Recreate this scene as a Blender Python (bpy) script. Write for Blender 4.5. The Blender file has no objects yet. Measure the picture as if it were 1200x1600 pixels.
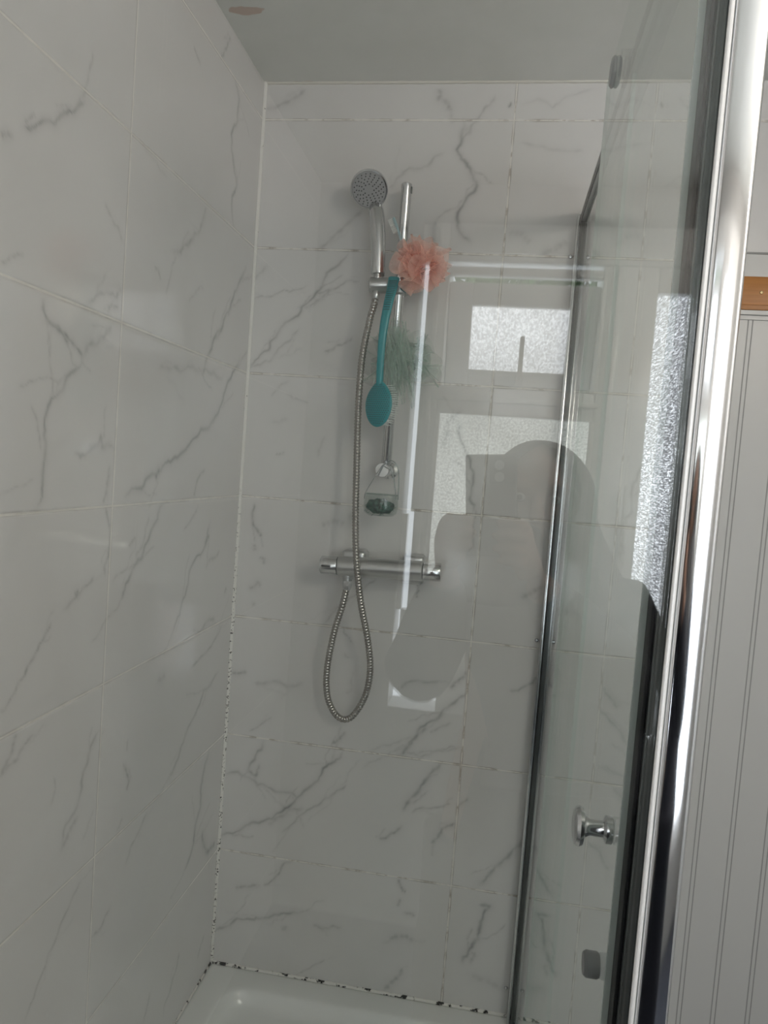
import bpy, bmesh, math, random
import numpy as np
from mathutils import Vector, Matrix, noise
random.seed(7); rng = np.random.RandomState(11)
S = bpy.context.scene
COL = S.collection
PI = math.pi

# ------------------------------------------------------------------ camera, sky, lights, exposure
cam_d = bpy.data.cameras.new('camera'); cam = bpy.data.objects.new('camera', cam_d); COL.objects.link(cam)
CR = ((0.985243, -0.149952, -0.082523), (0.154419, 0.986705, 0.050675), (0.073828, -0.06267, 0.9953))   # right / forward / up columns
CL = Vector((0.6257, -1.7363, 1.2995))
cam.matrix_world = Matrix(((CR[0][0], CR[0][2], -CR[0][1], CL.x), (CR[1][0], CR[1][2], -CR[1][1], CL.y), (CR[2][0], CR[2][2], -CR[2][1], CL.z), (0, 0, 0, 1)))
cam_d.sensor_fit = 'VERTICAL'; cam_d.sensor_height = 32; cam_d.lens = 32*1150.07/1600
cam_d.clip_start = 0.001
S.camera = cam
S.view_settings.view_transform = 'Standard'; S.view_settings.look = 'None'
S.view_settings.exposure = 0.45; S.view_settings.gamma = 1.0; S.view_settings.use_curve_mapping = False
S.cycles.transparent_max_bounces = 40
S.cycles.max_bounces = 14; S.cycles.diffuse_bounces = 6; S.cycles.glossy_bounces = 8

SKY = 2.7                     # overcast daylight outside
PANE_TOP, PANE_LOW, PANE_TALL = 4.2, 2.2, 9.0     # daylight in the frosted panes
FILL_LAMP = 17                      # added fill lamp on the ceiling, watts
w = bpy.data.worlds.new('sky'); S.world = w; w.use_nodes = True
bg = w.node_tree.nodes['Background']; bg.inputs[0].default_value = (0.86, 0.93, 1, 1); bg.inputs[1].default_value = SKY

# ------------------------------------------------------------------ helpers
MATS = {}
def mat(name, col=(.8,.8,.8), rough=.5, metal=0, spec=.5, trans=0, alpha=1, emit=None, strength=0, ior=1.5, coat=0):
    if name in MATS: return MATS[name]
    m = bpy.data.materials.new(name); m.use_nodes = True; MATS[name] = m
    b = m.node_tree.nodes['Principled BSDF']
    b.inputs['Base Color'].default_value = (*col, 1); b.inputs['Roughness'].default_value = rough
    b.inputs['Metallic'].default_value = metal; b.inputs['Specular IOR Level'].default_value = spec
    b.inputs['IOR'].default_value = ior
    b.inputs['Transmission Weight'].default_value = trans; b.inputs['Alpha'].default_value = alpha
    b.inputs['Coat Weight'].default_value = coat
    if emit: b.inputs['Emission Color'].default_value = (*emit, 1); b.inputs['Emission Strength'].default_value = strength
    return m
class NT:
    def __init__(s, m): s.t = m.node_tree; s.n = s.t.nodes; s.l = s.t.links
    def add(s, typ, **k):
        n = s.n.new(typ)
        for a, v in k.items():
            if a == 'inp':
                for i, x in v.items():
                    if isinstance(x, bpy.types.NodeSocket): s.l.new(x, n.inputs[i])
                    else: n.inputs[i].default_value = x
            else: setattr(n, a, v)
        return n
    def math(s, op, a, b=0.0, c=0.0):
        n = s.n.new('ShaderNodeMath'); n.operation = op
        for i, x in enumerate((a, b, c)):
            if isinstance(x, bpy.types.NodeSocket): s.l.new(x, n.inputs[i])
            else: n.inputs[i].default_value = x
        return n.outputs[0]
    def mix(s, f, a, b):
        n = s.n.new('ShaderNodeMix'); n.data_type = 'RGBA'
        for i, x in ((0, f), (6, a), (7, b)):
            if isinstance(x, bpy.types.NodeSocket): s.l.new(x, n.inputs[i])
            elif i == 0: n.inputs[i].default_value = x
            else: n.inputs[i].default_value = (*x, 1)
        return n.outputs[2]
    def noise(s, scale, detail=3, vec=None, rough=.5, dist=0):
        n = s.add('ShaderNodeTexNoise', inp={'Scale': scale, 'Detail': detail, 'Roughness': rough, 'Distortion': dist})
        if vec is not None: s.l.new(vec, n.inputs['Vector'])
        return n.outputs['Fac']
    def ramp(s, f, lo, hi):
        n = s.add('ShaderNodeMapRange', inp={'Value': f, 'From Min': lo, 'From Max': hi}); return n.outputs[0]
    def pos(s): 
        g = s.add('ShaderNodeNewGeometry'); x = s.add('ShaderNodeSeparateXYZ', inp={0: g.outputs['Position']}); return g.outputs['Position'], x.outputs
    def bump(s, h, strength=.3, dist=.002):
        return s.add('ShaderNodeBump', inp={'Height': h, 'Strength': strength, 'Distance': dist}).outputs[0]

def glass_mat(name, tint, rough=0.0):
    """thin architectural glass: each face reflects by its angle and lets the rest straight through"""
    m = bpy.data.materials.new(name); m.use_nodes = True; MATS[name] = m
    t = NT(m); t.n.clear()
    lw = t.add('ShaderNodeLayerWeight', inp={'Blend': .5})
    f5 = t.math('POWER', lw.outputs['Facing'], 5.0)
    F = t.math('ADD', t.math('MULTIPLY', f5, .94), .060)
    tr = t.add('ShaderNodeBsdfTransparent', inp={0: (*tint, 1)})
    gl = t.add('ShaderNodeBsdfGlossy', inp={'Color': (1, 1, 1, 1), 'Roughness': rough})
    mx = t.add('ShaderNodeMixShader', inp={0: F, 1: tr.outputs[0], 2: gl.outputs[0]})
    o = t.add('ShaderNodeOutputMaterial', inp={0: mx.outputs[0]})
    return m

def link(name, bm, m, parent=None, org=None, smooth=35, mats=None):
    me = bpy.data.meshes.new(name)
    if parent is not None: org = parent['_org'] if org is None else org
    o3 = Vector(org) if org is not None else Vector((0, 0, 0))
    if isinstance(bm, bmesh.types.BMesh):
        bmesh.ops.translate(bm, verts=bm.verts, vec=-o3); bm.normal_update(); bm.to_mesh(me); bm.free()
    me.shade_smooth() if smooth else me.shade_flat()
    if smooth and smooth < 180: me.set_sharp_from_angle(angle=math.radians(smooth))
    for x in (mats or [m]): me.materials.append(x)
    o = bpy.data.objects.new(name, me); COL.objects.link(o)
    o['_org'] = list(o3)
    if parent is not None: o.parent = parent
    else: o.location = o3
    return o
def thing(name, label, cat, loc, group=None):
    o = bpy.data.objects.new(name, None); COL.objects.link(o); o.location = loc; o['_org'] = list(loc)
    o.empty_display_size = .05
    o['label'] = label; o['category'] = cat
    if group: o['group'] = group
    return o
def tag(o, label, cat, group=None, kind=None):
    if label: o['label'] = label
    if cat: o['category'] = cat
    if group: o['group'] = group
    if kind: o['kind'] = kind
    return o
def struct(name, bm, m, **k):
    o = link(name, bm, m, **k); o['kind'] = 'structure'; return o
def box(bm, x0, x1, y0, y1, z0, z1, bev=0, seg=2, mi=0):
    if x0 > x1: x0, x1 = x1, x0
    if y0 > y1: y0, y1 = y1, y0
    if z0 > z1: z0, z1 = z1, z0
    v = [bm.verts.new((x, y, z)) for x in (x0, x1) for y in (y0, y1) for z in (z0, z1)]
    f = [bm.faces.new([v[i] for i in q]) for q in ((0,1,3,2),(4,6,7,5),(0,4,5,1),(2,3,7,6),(0,2,6,4),(1,5,7,3))]
    for a in f: a.material_index = mi
    if bev: bmesh.ops.bevel(bm, geom=list({e for a in f for e in a.edges}), offset=bev, segments=seg, affect='EDGES', profile=.5)
    return v
def frame_axis(d):
    d = Vector(d).normalized(); a = Vector((0, 0, 1)) if abs(d.z) < .9 else Vector((0, 1, 0))
    u = d.cross(a).normalized(); v = d.cross(u).normalized(); return u, v
def lathe(bm, prof, org, axis, seg=32, mi=0, cap=True):
    org = Vector(org); axis = Vector(axis).normalized(); u, v = frame_axis(axis); rings = []
    for r, h in prof:
        rings.append([bm.verts.new(org+axis*h+(u*math.cos(2*PI*k/seg)+v*math.sin(2*PI*k/seg))*max(r, 1e-5)) for k in range(seg)])
    for a, b in zip(rings, rings[1:]):
        for k in range(seg): bm.faces.new((a[k], a[(k+1) % seg], b[(k+1) % seg], b[k])).material_index = mi
    if cap:
        bm.faces.new(rings[0][::-1]).material_index = mi; bm.faces.new(rings[-1]).material_index = mi
def catmull(P, n):
    P = [Vector(p) for p in P]; out = []
    Q = [P[0]*2-P[1]]+P+[P[-1]*2-P[-2]]
    for i in range(1, len(Q)-2):
        for k in range(n):
            t = k/n; a, b, c, d = Q[i-1:i+3]
            out.append(.5*((2*b)+(c-a)*t+(2*a-5*b+4*c-d)*t*t+(3*b-a-3*c+d)*t**3))
    out.append(P[-1]); return out
def resample(P, step):
    out = [P[0]]; acc = 0
    for a, b in zip(P, P[1:]):
        L = (b-a).length
        if L < 1e-9: continue
        t = step-acc
        while t <= L: out.append(a+(b-a)*t/L); t += step
        acc = (acc+L) % step if True else 0
    return out
def tube(bm, pts, rad, seg=12, mi=0, cap=True, flat=None, up=None):
    pts = [Vector(p) for p in pts]; n = len(pts); rings = []; u = None
    for i, p in enumerate(pts):
        d = (pts[min(i+1, n-1)]-pts[max(i-1, 0)])
        if d.length < 1e-9: d = Vector((0, 0, 1))
        d.normalize()
        if u is None: u = Vector(up) if up else frame_axis(d)[0]
        u = (u-d*u.dot(d)).normalized(); v = d.cross(u)
        r = rad[i] if isinstance(rad, (list, tuple)) else rad
        f = (flat[i] if isinstance(flat, (list, tuple)) else flat) if flat else 1
        rings.append([bm.verts.new(p+u*math.cos(2*PI*k/seg)*r+v*math.sin(2*PI*k/seg)*r*f) for k in range(seg)])
    for a, b in zip(rings, rings[1:]):
        for k in range(seg): bm.faces.new((a[k], a[(k+1) % seg], b[(k+1) % seg], b[k])).material_index = mi
    if cap: bm.faces.new(rings[0][::-1]).material_index = mi; bm.faces.new(rings[-1]).material_index = mi
def ellipsoid(bm, c, r, seg=24, rings=16):
    g = bmesh.ops.create_uvsphere(bm, u_segments=seg, v_segments=rings, radius=1)
    for v in g['verts']: v.co = Vector((v.co.x*r[0]+c[0], v.co.y*r[1]+c[1], v.co.z*r[2]+c[2]))
    return g['verts']
def BM(): return bmesh.new()

# ------------------------------------------------------------------ materials
chrome = mat('chrome', (.66, .67, .68), .07, 1)
post_chrome = mat('post_chrome', (.88, .89, .91), .09, 1)
t = NT(chrome); p, _ = t.pos(); b = t.n['Principled BSDF']
t.l.new(t.ramp(t.noise(60, 4, p), -0.4, 5.0), b.inputs['Roughness'])
dull = mat('brushed_chrome', (.55, .56, .56), .28, 1)
hosem = mat('hose_steel', (.40, .385, .365), .26, 1)
darkm = mat('dark_rail_metal', (.13, .14, .14), .3, 1)
blackrub = mat('black_seal', (.008, .009, .011), .45)
greyplas = mat('grey_plastic', (.22, .23, .24), .35)
nozzle = mat('nozzle_rubber', (.03, .03, .035), .6)
whitep = mat('white_plastic', (.80, .80, .78), .3)
acrylic = mat('white_acrylic', (.78, .79, .78), .16, spec=.5)
teal = mat('teal_plastic', (.0, .26, .30), .3)
tealdot = mat('teal_dots', (.0, .035, .05), .7)
bristle = mat('bristle', (.72, .78, .76), .5)
paleblue = mat('pale_blue_plastic', (.33, .47, .50), .3)
glassF = glass_mat('clear_glass', (.990, .993, .989))
glassD = glass_mat('green_tinted_glass', (.935, .962, .947))
glassE = mat('glass_edge', (.36, .50, .46), .15)
wood = mat('orange_pine', (.42, .17, .035), .4)
t = NT(wood); p, x = t.pos(); b = t.n['Principled BSDF']
mp = t.add('ShaderNodeMapping', inp={'Vector': p, 'Scale': (3, 1, 60)})
t.l.new(t.mix(t.noise(2, 4, mp.outputs[0], dist=.6), (.30, .11, .02), (.55, .24, .06)), b.inputs['Base Color'])

def caulk_mat(name, lo, hi, scale=120):
    m = mat(name, (.72, .71, .68), .5); t = NT(m); p, x = t.pos(); b = t.n['Principled BSDF']
    f = t.ramp(t.noise(scale, 5, p, .65), lo, hi)
    # the mould is worse low down
    t.l.new(t.mix(f, (.78, .77, .74), (.015, .014, .012)), b.inputs['Base Color'])
    t.l.new(t.bump(t.noise(200, 3, p), .6, .001), b.inputs['Normal'])
    return m
caulk = caulk_mat('caulk_clean', .66, .70)
t = NT(caulk); x = t.pos()[1]
# blend: mould only below 1.2 m
b = t.n['Principled BSDF']; src = b.inputs['Base Color'].links[0].from_socket
hz = t.ramp(x[2], 1.25, 1.0)
n2 = t.ramp(t.noise(150, 4, t.pos()[0], .6), .57, .60)
t.l.new(t.mix(t.math('MULTIPLY', hz, n2), src, (.02, .02, .018)), b.inputs['Base Color'])
caulk_black = caulk_mat('caulk_mouldy', .53, .57, 45)

def tile_mat(name, axis, joint0, sign, cap_rows, dirt):
    """marble-look tiles 600 x 300: grout from position, veins from the mesh attribute 'vein' plus fine noise"""
    m = mat(name, (.6, .6, .58), .1, spec=.5); t = NT(m); b = t.n['Principled BSDF']
    p, x = t.pos(); h = x[axis]; z = x[2]
    if sign < 0: h = t.math('MULTIPLY', h, -1.0)
    wob = t.math('MULTIPLY', t.math('SUBTRACT', t.noise(18, 4, p), .5), .0016)
    def near(v, off, per, ww):
        q = t.math('FRACT', t.math('ADD', t.math('DIVIDE', t.math('SUBTRACT', v, off), per), .5))
        d = t.math('MULTIPLY', t.math('ABSOLUTE', t.math('SUBTRACT', q, .5)), per)
        return t.math('ADD', d, wob), d
    dz, rz = near(z, 0.0, .3, 0); dx, rx = near(h, joint0, .6, 0)
    d = t.math('MINIMUM', dz, dx); 
    g = t.ramp(d, .0019, .0010)
    edge = t.ramp(d, .0040, .0022)
    at = t.add('ShaderNodeAttribute', attribute_name='vein').outputs['Fac']
    cloud = t.noise(2.2, 5, p, .55, .8)
    fine = t.noise(7, 8, p, .65, 1.2)
    fv = t.ramp(t.math('ABSOLUTE', t.math('SUBTRACT', fine, .5)), .012, 0.0)
    fv = t.math('MULTIPLY', fv, t.math('MULTIPLY', t.ramp(cloud, .50, .66), .05))
    vv = t.math('MINIMUM', t.math('ADD', at, fv), 1.0)
    base = t.mix(t.ramp(cloud, .3, .7), (.625, .615, .605), (.675, .67, .665))
    # faint streaky grain
    mp = t.add('ShaderNodeMapping', inp={'Vector': p, 'Scale': (1, 1, 1), 'Rotation': (0.0, .9, 0) if axis == 0 else (.9, 0, 0)})
    base = t.mix(t.math('MULTIPLY', vv, .86), base, (.15, .15, .155))
    gn = t.noise(35, 5, p, .6)
    dirtf = t.math('MULTIPLY', t.ramp(gn, .50, .62), dirt)
    grout = t.mix(dirtf, (.74, .72, .68), (.20, .14, .09))
    edg = t.math('MULTIPLY', edge, t.math('MULTIPLY', t.ramp(t.noise(22, 4, p), .42, .6), .7*dirt+.15))
    c = t.mix(edg, base, (.20, .16, .12))
    c = t.mix(g, c, grout)
    t.l.new(c, b.inputs['Base Color'])
    t.l.new(t.math('ADD', t.math('MULTIPLY', g, .5), t.math('ADD', .06, t.math('MULTIPLY', t.noise(5, 4, p), .09))), b.inputs['Roughness'])
    hh = t.math('SUBTRACT', 1.0, t.ramp(d, .0045, .001))
    t.l.new(t.bump(hh, .5, .001), b.inputs['Normal'])
    return m
tileB = tile_mat('marble_tile_back', 0, .5932, 1, 0, .6)
tileL = tile_mat('marble_tile_left', 1, .604, -1, 0, .12)
tileR = tile_mat('marble_tile_room', 0, .30, 1, 0, .2)

VEINS_BACK = """
3.3 0.35|3,2124 48,2138 82,2153 103,2170
3.9 0.4|421,2173 418,2149 442,2131 447,2121
2.6 0.65|480,2100 476,2066 468,2035 480,2014 496,1997 512,1969 519,1949 498,1921 484,1896 483,1864 502,1837 517,1827
2.6 0.3|316,1945 336,1970 367,1992 406,1999 440,2027
3.3 0.3|159,1799 191,1829 219,1858 257,1895
5.3 0.3|735,1836 710,1815 677,1800
5.3 0.2|603,1853 631,1847 653,1827
2.6 0.2|607,2050 684,2036 752,2037
6.6 0.2|485,2087 497,2066
2 0.2|607,2135 676,2128 714,2155 760,2168
1.3 1|577,2131 581,2132 584,2139
1.9 0.55|5,1511 33,1548 54,1579 96,1629 129,1667 158,1696 174,1722 203,1761 231,1792
1.5 0.35|158,1696 189,1707 219,1719 262,1729
2.3 0.3|130,1660 168,1683 202,1710
1.2 0.35|2,1675 47,1685 77,1701 139,1714
1.9 0.3|5,1511 57,1531 99,1581 124,1613
1.9 0.4|186,1560 220,1578 254,1597
3.1 0.25|3,1724 20,1742 32,1760
1.9 0.2|63,1444 84,1472 105,1488
1.9 0.25|103,1455 135,1444 158,1437
1.9 0.3|85,1307 106,1315
2.7 0.15|67,1383 111,1397
1.9 0.2|190,1308 197,1339 204,1361
1.9 0.6|40,1185 35,1158 39,1132 54,1113 62,1102
2.7 0.4|47,1083 45,1067
2.3 0.4|60,1053 74,1049 73,1036
3.1 0.35|37,973 60,989 69,983
2.3 0.3|52,929 56,939
4.6 0.25|210,1146 241,1158 268,1151
1.5 0.35|232,903 256,937 282,962 307,982 336,1012 357,1032
2.7 0.5|9,755 46,762
3.5 0.3|67,739 95,740 127,748 160,739 192,754
1.2 0.4|286,900 297,879 309,862
2.3 0.3|291,838 301,825
1.9 0.2|298,739 315,746 320,805
1.5 0.3|61,613 88,631 119,658
2.3 0.5|101,596 84,555 68,512 88,503 94,534
2.3 0.4|4,497 60,497 111,482 151,469 184,471 196,461
2.3 0.6|3,333 53,355 96,383 144,410 176,434 196,461 226,493 251,524 276,559 305,596
2.7 0.45|278,608 305,644
3.6 0.3|129,380 150,405 181,432 219,437
1.8 0.4|166,369 204,413 251,450 292,489 320,512
1.4 0.2|211,551 260,557
2.7 0.5|448,604 471,639 504,686
3.2 0.55|463,468 479,502 514,555 547,597
1.8 0.4|484,466 540,487 575,503
2.3 0.5|408,390 436,405 463,431
2.7 0.5|537,396 555,423 574,447 591,456
1.8 0.45|123,224 150,242 165,264 196,297
2.7 0.4|51,206 79,214 112,219
2.3 0.5|4,82 40,103 62,126 112,137 150,147 183,161 221,166
3.6 0.3|183,116 191,129
2.3 0.3|256,143 284,137 310,150 333,143
1.4 0.3|232,13 264,36 297,61
2.3 0.55|463,296 473,276 486,267
2.3 0.4|472,249 468,226
2.7 0.35|483,215 504,216 510,206
4.1 0.35|456,140 487,153 514,147
3.6 0.4|450,9 475,41 491,72
1.8 0.3|437,608 489,607 539,630 589,642
2.5 0.55|447,610 472,647 506,693 539,726 569,754 592,775
3.2 0.55|553,781 570,801 588,826
2.5 0.35|434,770 450,785 474,792 526,798
2.1 0.3|512,668 535,684 562,700
2.1 0.45|693,794 712,796 730,812 754,835
4.3 0.3|698,1014 724,1029 753,1048
1.4 0.5|456,1026 458,990
1.8 0.25|475,608 527,625 586,643
2 0.6|521,1420 531,1369 557,1326 565,1266 574,1207
4.1 0.25|487,1351 497,1412 525,1443
3.4 0.45|656,308 682,343 701,368 724,398 753,445
3 0.6|664,265 689,265 678,250 669,196 655,162 636,114
3 0.3|652,144 666,138 655,113
2.2 0.35|594,502 618,520
5.6 0.2|653,86 696,81 743,67
"""
VEINS_LEFT = """
2.7 0.4|910,1662 895,1669 888,1672
2.1 0.6|870,1688 853,1695 826,1717 788,1743 757,1765 737,1789
1.4 0.4|866,1696 845,1715
2.1 0.5|185,2096 157,2072 159,2024 190,1982 173,1942 140,1897 165,1859 142,1804
1.6 0.45|269,2097 243,2129 224,2166
1.8 0.35|395,2049 379,2042 362,2036
2.4 0.3|298,1789 319,1742 354,1718
3.2 0.4|418,1665 391,1686 343,1717
1.4 0.25|418,1665 434,1640 454,1579
2.3 0.5|50,1741 99,1682 157,1609 213,1550 249,1501
2 0.55|809,1489 813,1476 797,1461 770,1454 747,1439
2.2 0.35|712,1508 671,1531 625,1535 609,1553
1.8 0.4|649,1505 616,1522
1.7 0.3|503,1617 475,1601
1.9 0.2|357,1588 286,1632
2 0.25|671,1669 642,1645 613,1626
1.4 0.3|902,1516 877,1527 855,1535
1.6 0.15|564,1798 531,1793 470,1780
2.1 0.55|800,1463 770,1456 748,1446 727,1437 711,1428
3.6 0.35|634,1491 665,1464 695,1449 711,1428
2 0.55|711,1428 749,1394 784,1359 795,1336 797,1305 795,1268 796,1236 806,1207
1.2 0.2|884,1225 844,1237 812,1248
2.5 0.4|723,1284 705,1279 675,1294 651,1312 646,1295 608,1293
1.8 0.4|619,1267 625,1237 637,1205
2.6 0.45|168,1588 213,1546 249,1500 266,1458
3.5 0.3|465,1446 380,1453 150,1478
2.8 0.6|58,1532 107,1473 152,1413 198,1369 277,1331 329,1302 407,1278 451,1252 517,1228 563,1214
4.2 0.6|459,1248 438,1260
1.2 0.3|297,1472 208,1432
2.1 0.4|225,1262 264,1238 277,1205
2.1 0.5|177,1147 195,1098 272,1053 279,1021 307,983 347,916
3.4 0.5|201,1096 179,1117
2.5 0.5|416,1196 449,1160 480,1125 518,1088 547,1060 560,1035
1 0.3|518,1088 478,1104 444,1117
1.8 0.45|623,1201 613,1171 607,1137 621,1101 616,1086
2.1 0.35|650,1090 675,1076 699,1064 733,1048
3.4 0.5|702,1066 693,1068
1.6 0.45|760,1036 779,1014 798,993 822,972
1.7 0.35|520,1141 542,1127
1.9 0.3|317,1137 255,1176
2.3 0.4|66,967 54,981
2.9 0.4|241,912 168,917 114,911
2 0.4|241,828 183,843 119,859 68,891
2.6 0.3|176,1056 112,1074
1.3 0.35|808,985 831,966 866,936
2.2 0.4|829,896 837,873 860,848
1.8 0.35|790,879 824,856 860,845
2.2 0.4|612,823 637,794 654,767 675,709 703,675
3.5 0.3|662,699 686,684 708,663
1.5 0.2|614,688 644,649
1.5 0.35|642,582 675,556 709,522 741,489 783,440
2.3 0.4|65,779 157,757 213,707 255,672 294,633 324,616
3.1 0.5|100,596 127,555 137,489 157,444 163,399 213,357
4.4 0.45|118,404 66,327 24,334
2 0.45|521,728 497,693 502,670
1.7 0.3|511,749 509,769
1.7 0.25|510,623 532,609
1.8 0.3|410,589 461,556 491,524
1.9 0.35|596,454 571,452 542,472
2.1 0.35|211,166 240,123 280,85
1.9 0.35|353,174 377,129
2.3 0.3|62,113 97,73
1.1 0.3|736,793 738,752
5.1 0.25|403,847 364,850
"""

# ------------------------------------------------------------------ room shell
H = 2.185; FZ = -.16; YB = -2.884; XR = 2.05
def parse(txt):
    out = []
    for l in txt.strip().split('\n'):
        a, pts = l.split('|'); ww, s = map(float, a.split())
        out.append((ww/1000, s, np.array([tuple(map(float, q.split(','))) for q in pts.split()])/1000))
    return out
def vein_field(P, veins):
    """P: n x 2 wall coordinates; returns the strength of the veining at each"""
    F = np.zeros(len(P))
    for ww, s, pts in veins:
        for rep in range(5 if len(pts) < 4 else 4):
            if len(pts) > 60: break
            nxt = [pts[0]]
            for a, b in zip(pts, pts[1:]):
                L = np.linalg.norm(b-a); nrm = np.array([-(b-a)[1], (b-a)[0]])/(L+1e-9)
                nxt += [(a+b)/2+nrm*rng.normal()*L*.085, b]
            pts = np.array(nxt)
        lo = pts.min(0)-ww*6; hi = pts.max(0)+ww*6
        idx = np.where((P[:, 0] > lo[0]) & (P[:, 0] < hi[0]) & (P[:, 1] > lo[1]) & (P[:, 1] < hi[1]))[0]
        if not len(idx): continue
        Q = P[idx]; D = np.full(len(Q), 9.); TT = np.zeros(len(Q)); n = len(pts)-1
        for i in range(n):
            a, b = pts[i], pts[i+1]; ab = b-a; L2 = (ab**2).sum()+1e-12
            u = np.clip(((Q-a)@ab)/L2, 0, 1); dd = np.hypot(*(Q-a-u[:, None]*ab).T)
            k = dd < D; D[k] = dd[k]; TT[k] = (i+u[k])/n
        ph = rng.rand(3)*6.28
        var = .62+.38*np.sin(TT*9+ph[0])*np.sin(TT*23+ph[1]); taper = np.clip(np.minimum(TT, 1-TT)*9+.25, 0, 1)
        wd = ww*(.55+.6*np.abs(np.sin(TT*14+ph[2])))
        side = .5+.5*np.tanh(D/ww)
        val = s*taper*(var*1.05*np.exp(-(D/(1.25*wd))**2)+.30*np.exp(-(D/(3.6*ww))**2))
        F[idx] = np.maximum(F[idx], val)+.25*np.minimum(F[idx], val)
    return F
def offshoots(V):
    out = []
    for ww, s, pts in V:
        L = np.hypot(*np.diff(pts, axis=0).T).sum()
        if L < .06 or s < .3: continue
        for q in range(2 if L < .2 else 4):
            k = rng.randint(0, len(pts)-1); f = rng.rand(); p0 = pts[k]*(1-f)+pts[k+1]*f
            d = pts[k+1]-pts[k]; a = math.atan2(d[1], d[0])+rng.choice([-1, 1])*rng.uniform(.12, .55); l = rng.uniform(.25, .6)*min(L, .22)*rng.choice([-1, 1])
            t_ = np.linspace(0, 1, 4)[:, None]
            out.append((ww*rng.uniform(.35, .8), s*rng.uniform(.3, .55), p0+t_*np.array([[math.cos(a), math.sin(a)]])*l+rng.normal(size=(4, 2))*.0035))
    return out
def rand_veins(n, u0, u1):
    out = []
    for i in range(n):
        u = rng.uniform(u0, u1); z = rng.uniform(-.1, 2.1); L = rng.uniform(.08, .32); a = rng.choice([1, 1, 1, -1])*rng.uniform(.6, 1.3)
        if u0 < 0: a = a
        k = np.linspace(0, 1, 5)[:, None]
        pts = np.array([[u, z]])+k*np.array([[math.cos(a), math.sin(a)]])*L*(1 if rng.rand() < 2 else 1)+rng.normal(size=(5, 2))*.012
        out.append((rng.uniform(.0012, .0035), rng.uniform(.2, .5), pts))
    return out
def grid_wall(name, U, Z, veins, to3, m, flip):
    nu, nz = len(U), len(Z); uu, zz = np.meshgrid(U, Z); P = np.stack([uu.ravel(), zz.ravel()], 1)
    F = vein_field(P, veins)
    nv = nu*nz; co = np.zeros((nv, 3)); to3(P, co)
    i = (np.arange(nz-1)[:, None]*nu+np.arange(nu-1)[None]).ravel()
    q = np.stack([i, i+1, i+1+nu, i+nu], 1)
    if flip: q = q[:, ::-1]
    me = bpy.data.meshes.new(name); me.vertices.add(nv); me.vertices.foreach_set('co', co.ravel())
    nf = len(q); me.loops.add(nf*4); me.loops.foreach_set('vertex_index', q.ravel().astype(np.int32))
    me.polygons.add(nf); me.polygons.foreach_set('loop_start', (np.arange(nf)*4).astype(np.int32)); me.update(calc_edges=True)
    at = me.attributes.new('vein', 'FLOAT', 'POINT'); at.data.foreach_set('value', F.astype(np.float32))
    me.materials.append(m); me.validate()
    o = bpy.data.objects.new(name, me); COL.objects.link(o); o['kind'] = 'structure'
    return o
def steps(*a):
    out = []
    for lo, hi, st in a: out += list(np.arange(lo, hi-1e-6, st))
    return np.array(out+[a[-1][1]])
VB = parse(VEINS_BACK); VB += offshoots(VB)+rand_veins(14, .8, 1.9)
VL = parse(VEINS_LEFT); VL += offshoots(VL)+rand_veins(26, 1.0, 2.7)
Zs = steps((FZ, 0, .02), (0, H, .003))
def tb(P, co): co[:, 0] = P[:, 0]; co[:, 2] = P[:, 1]
def tl(P, co): co[:, 1] = -P[:, 0]; co[:, 2] = P[:, 1]
grid_wall('wall_back', steps((0, .8, .003), (.8, XR, .008)), Zs, VB, tb, tileB, False)
grid_wall('wall_left', steps((0, 1.0, .003), (1.0, -YB, .010)), Zs, VL, tl, tileL, False)

plaster = mat('ceiling_plaster', (.56, .565, .53), .42)
t = NT(plaster); p, x = t.pos(); b = t.n['Principled BSDF']
n1 = t.noise(9, 6, p, .6); 
dx = t.math('SUBTRACT', x[0], .02); 
# bare patch where paint has flaked off by the left wall
def blob(cx, cy, rx, ry):
    a = t.math('DIVIDE', t.math('SUBTRACT', x[0], cx), rx); c = t.math('DIVIDE', t.math('SUBTRACT', x[1], cy), ry)
    r = t.math('SQRT', t.math('ADD', t.math('MULTIPLY', a, a), t.math('MULTIPLY', c, c)))
    return t.ramp(t.math('ADD', r, t.math('MULTIPLY', t.math('SUBTRACT', t.noise(35, 5, p, .6), .5), 1.6)), 1.05, .95)
f = t.math('MAXIMUM', blob(.17, -.395, .10, .03), blob(.045, -.275, .035, .014))
f = t.math('MAXIMUM', f, blob(.10, -.0, .12, .005))
c = t.mix(f, t.mix(t.ramp(n1, .3, .7), (.68, .69, .65), (.74, .745, .71)), (.56, .42, .35))
t.l.new(c, b.inputs['Base Color'])
t.l.new(t.bump(t.math('ADD', t.noise(14, 6, p, .6), t.math('MULTIPLY', f, -.6)), .35, .004), b.inputs['Normal'])
bm = BM(); box(bm, -.1, XR+.1, .1, YB-.1, H, H+.08); struct('ceiling', bm, plaster, smooth=0)
floorm = mat('vinyl_floor', (.30, .31, .31), .35)
t = NT(floorm); p, x = t.pos(); b = t.n['Principled BSDF']
t.l.new(t.mix(t.ramp(t.noise(6, 6, p), .3, .7), (.035, .04, .055), (.06, .065, .085)), b.inputs['Base Color'])
bm = BM(); box(bm, -.1, XR+.1, .1, YB-.1, FZ-.06, FZ); struct('floor', bm, floorm, smooth=0)
paint = mat('white_wall_paint', (.72, .72, .70), .5)
bm = BM(); box(bm, XR, XR+.1, .1, YB-.1, FZ, H); struct('wall_right', bm, paint, smooth=0)

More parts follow.
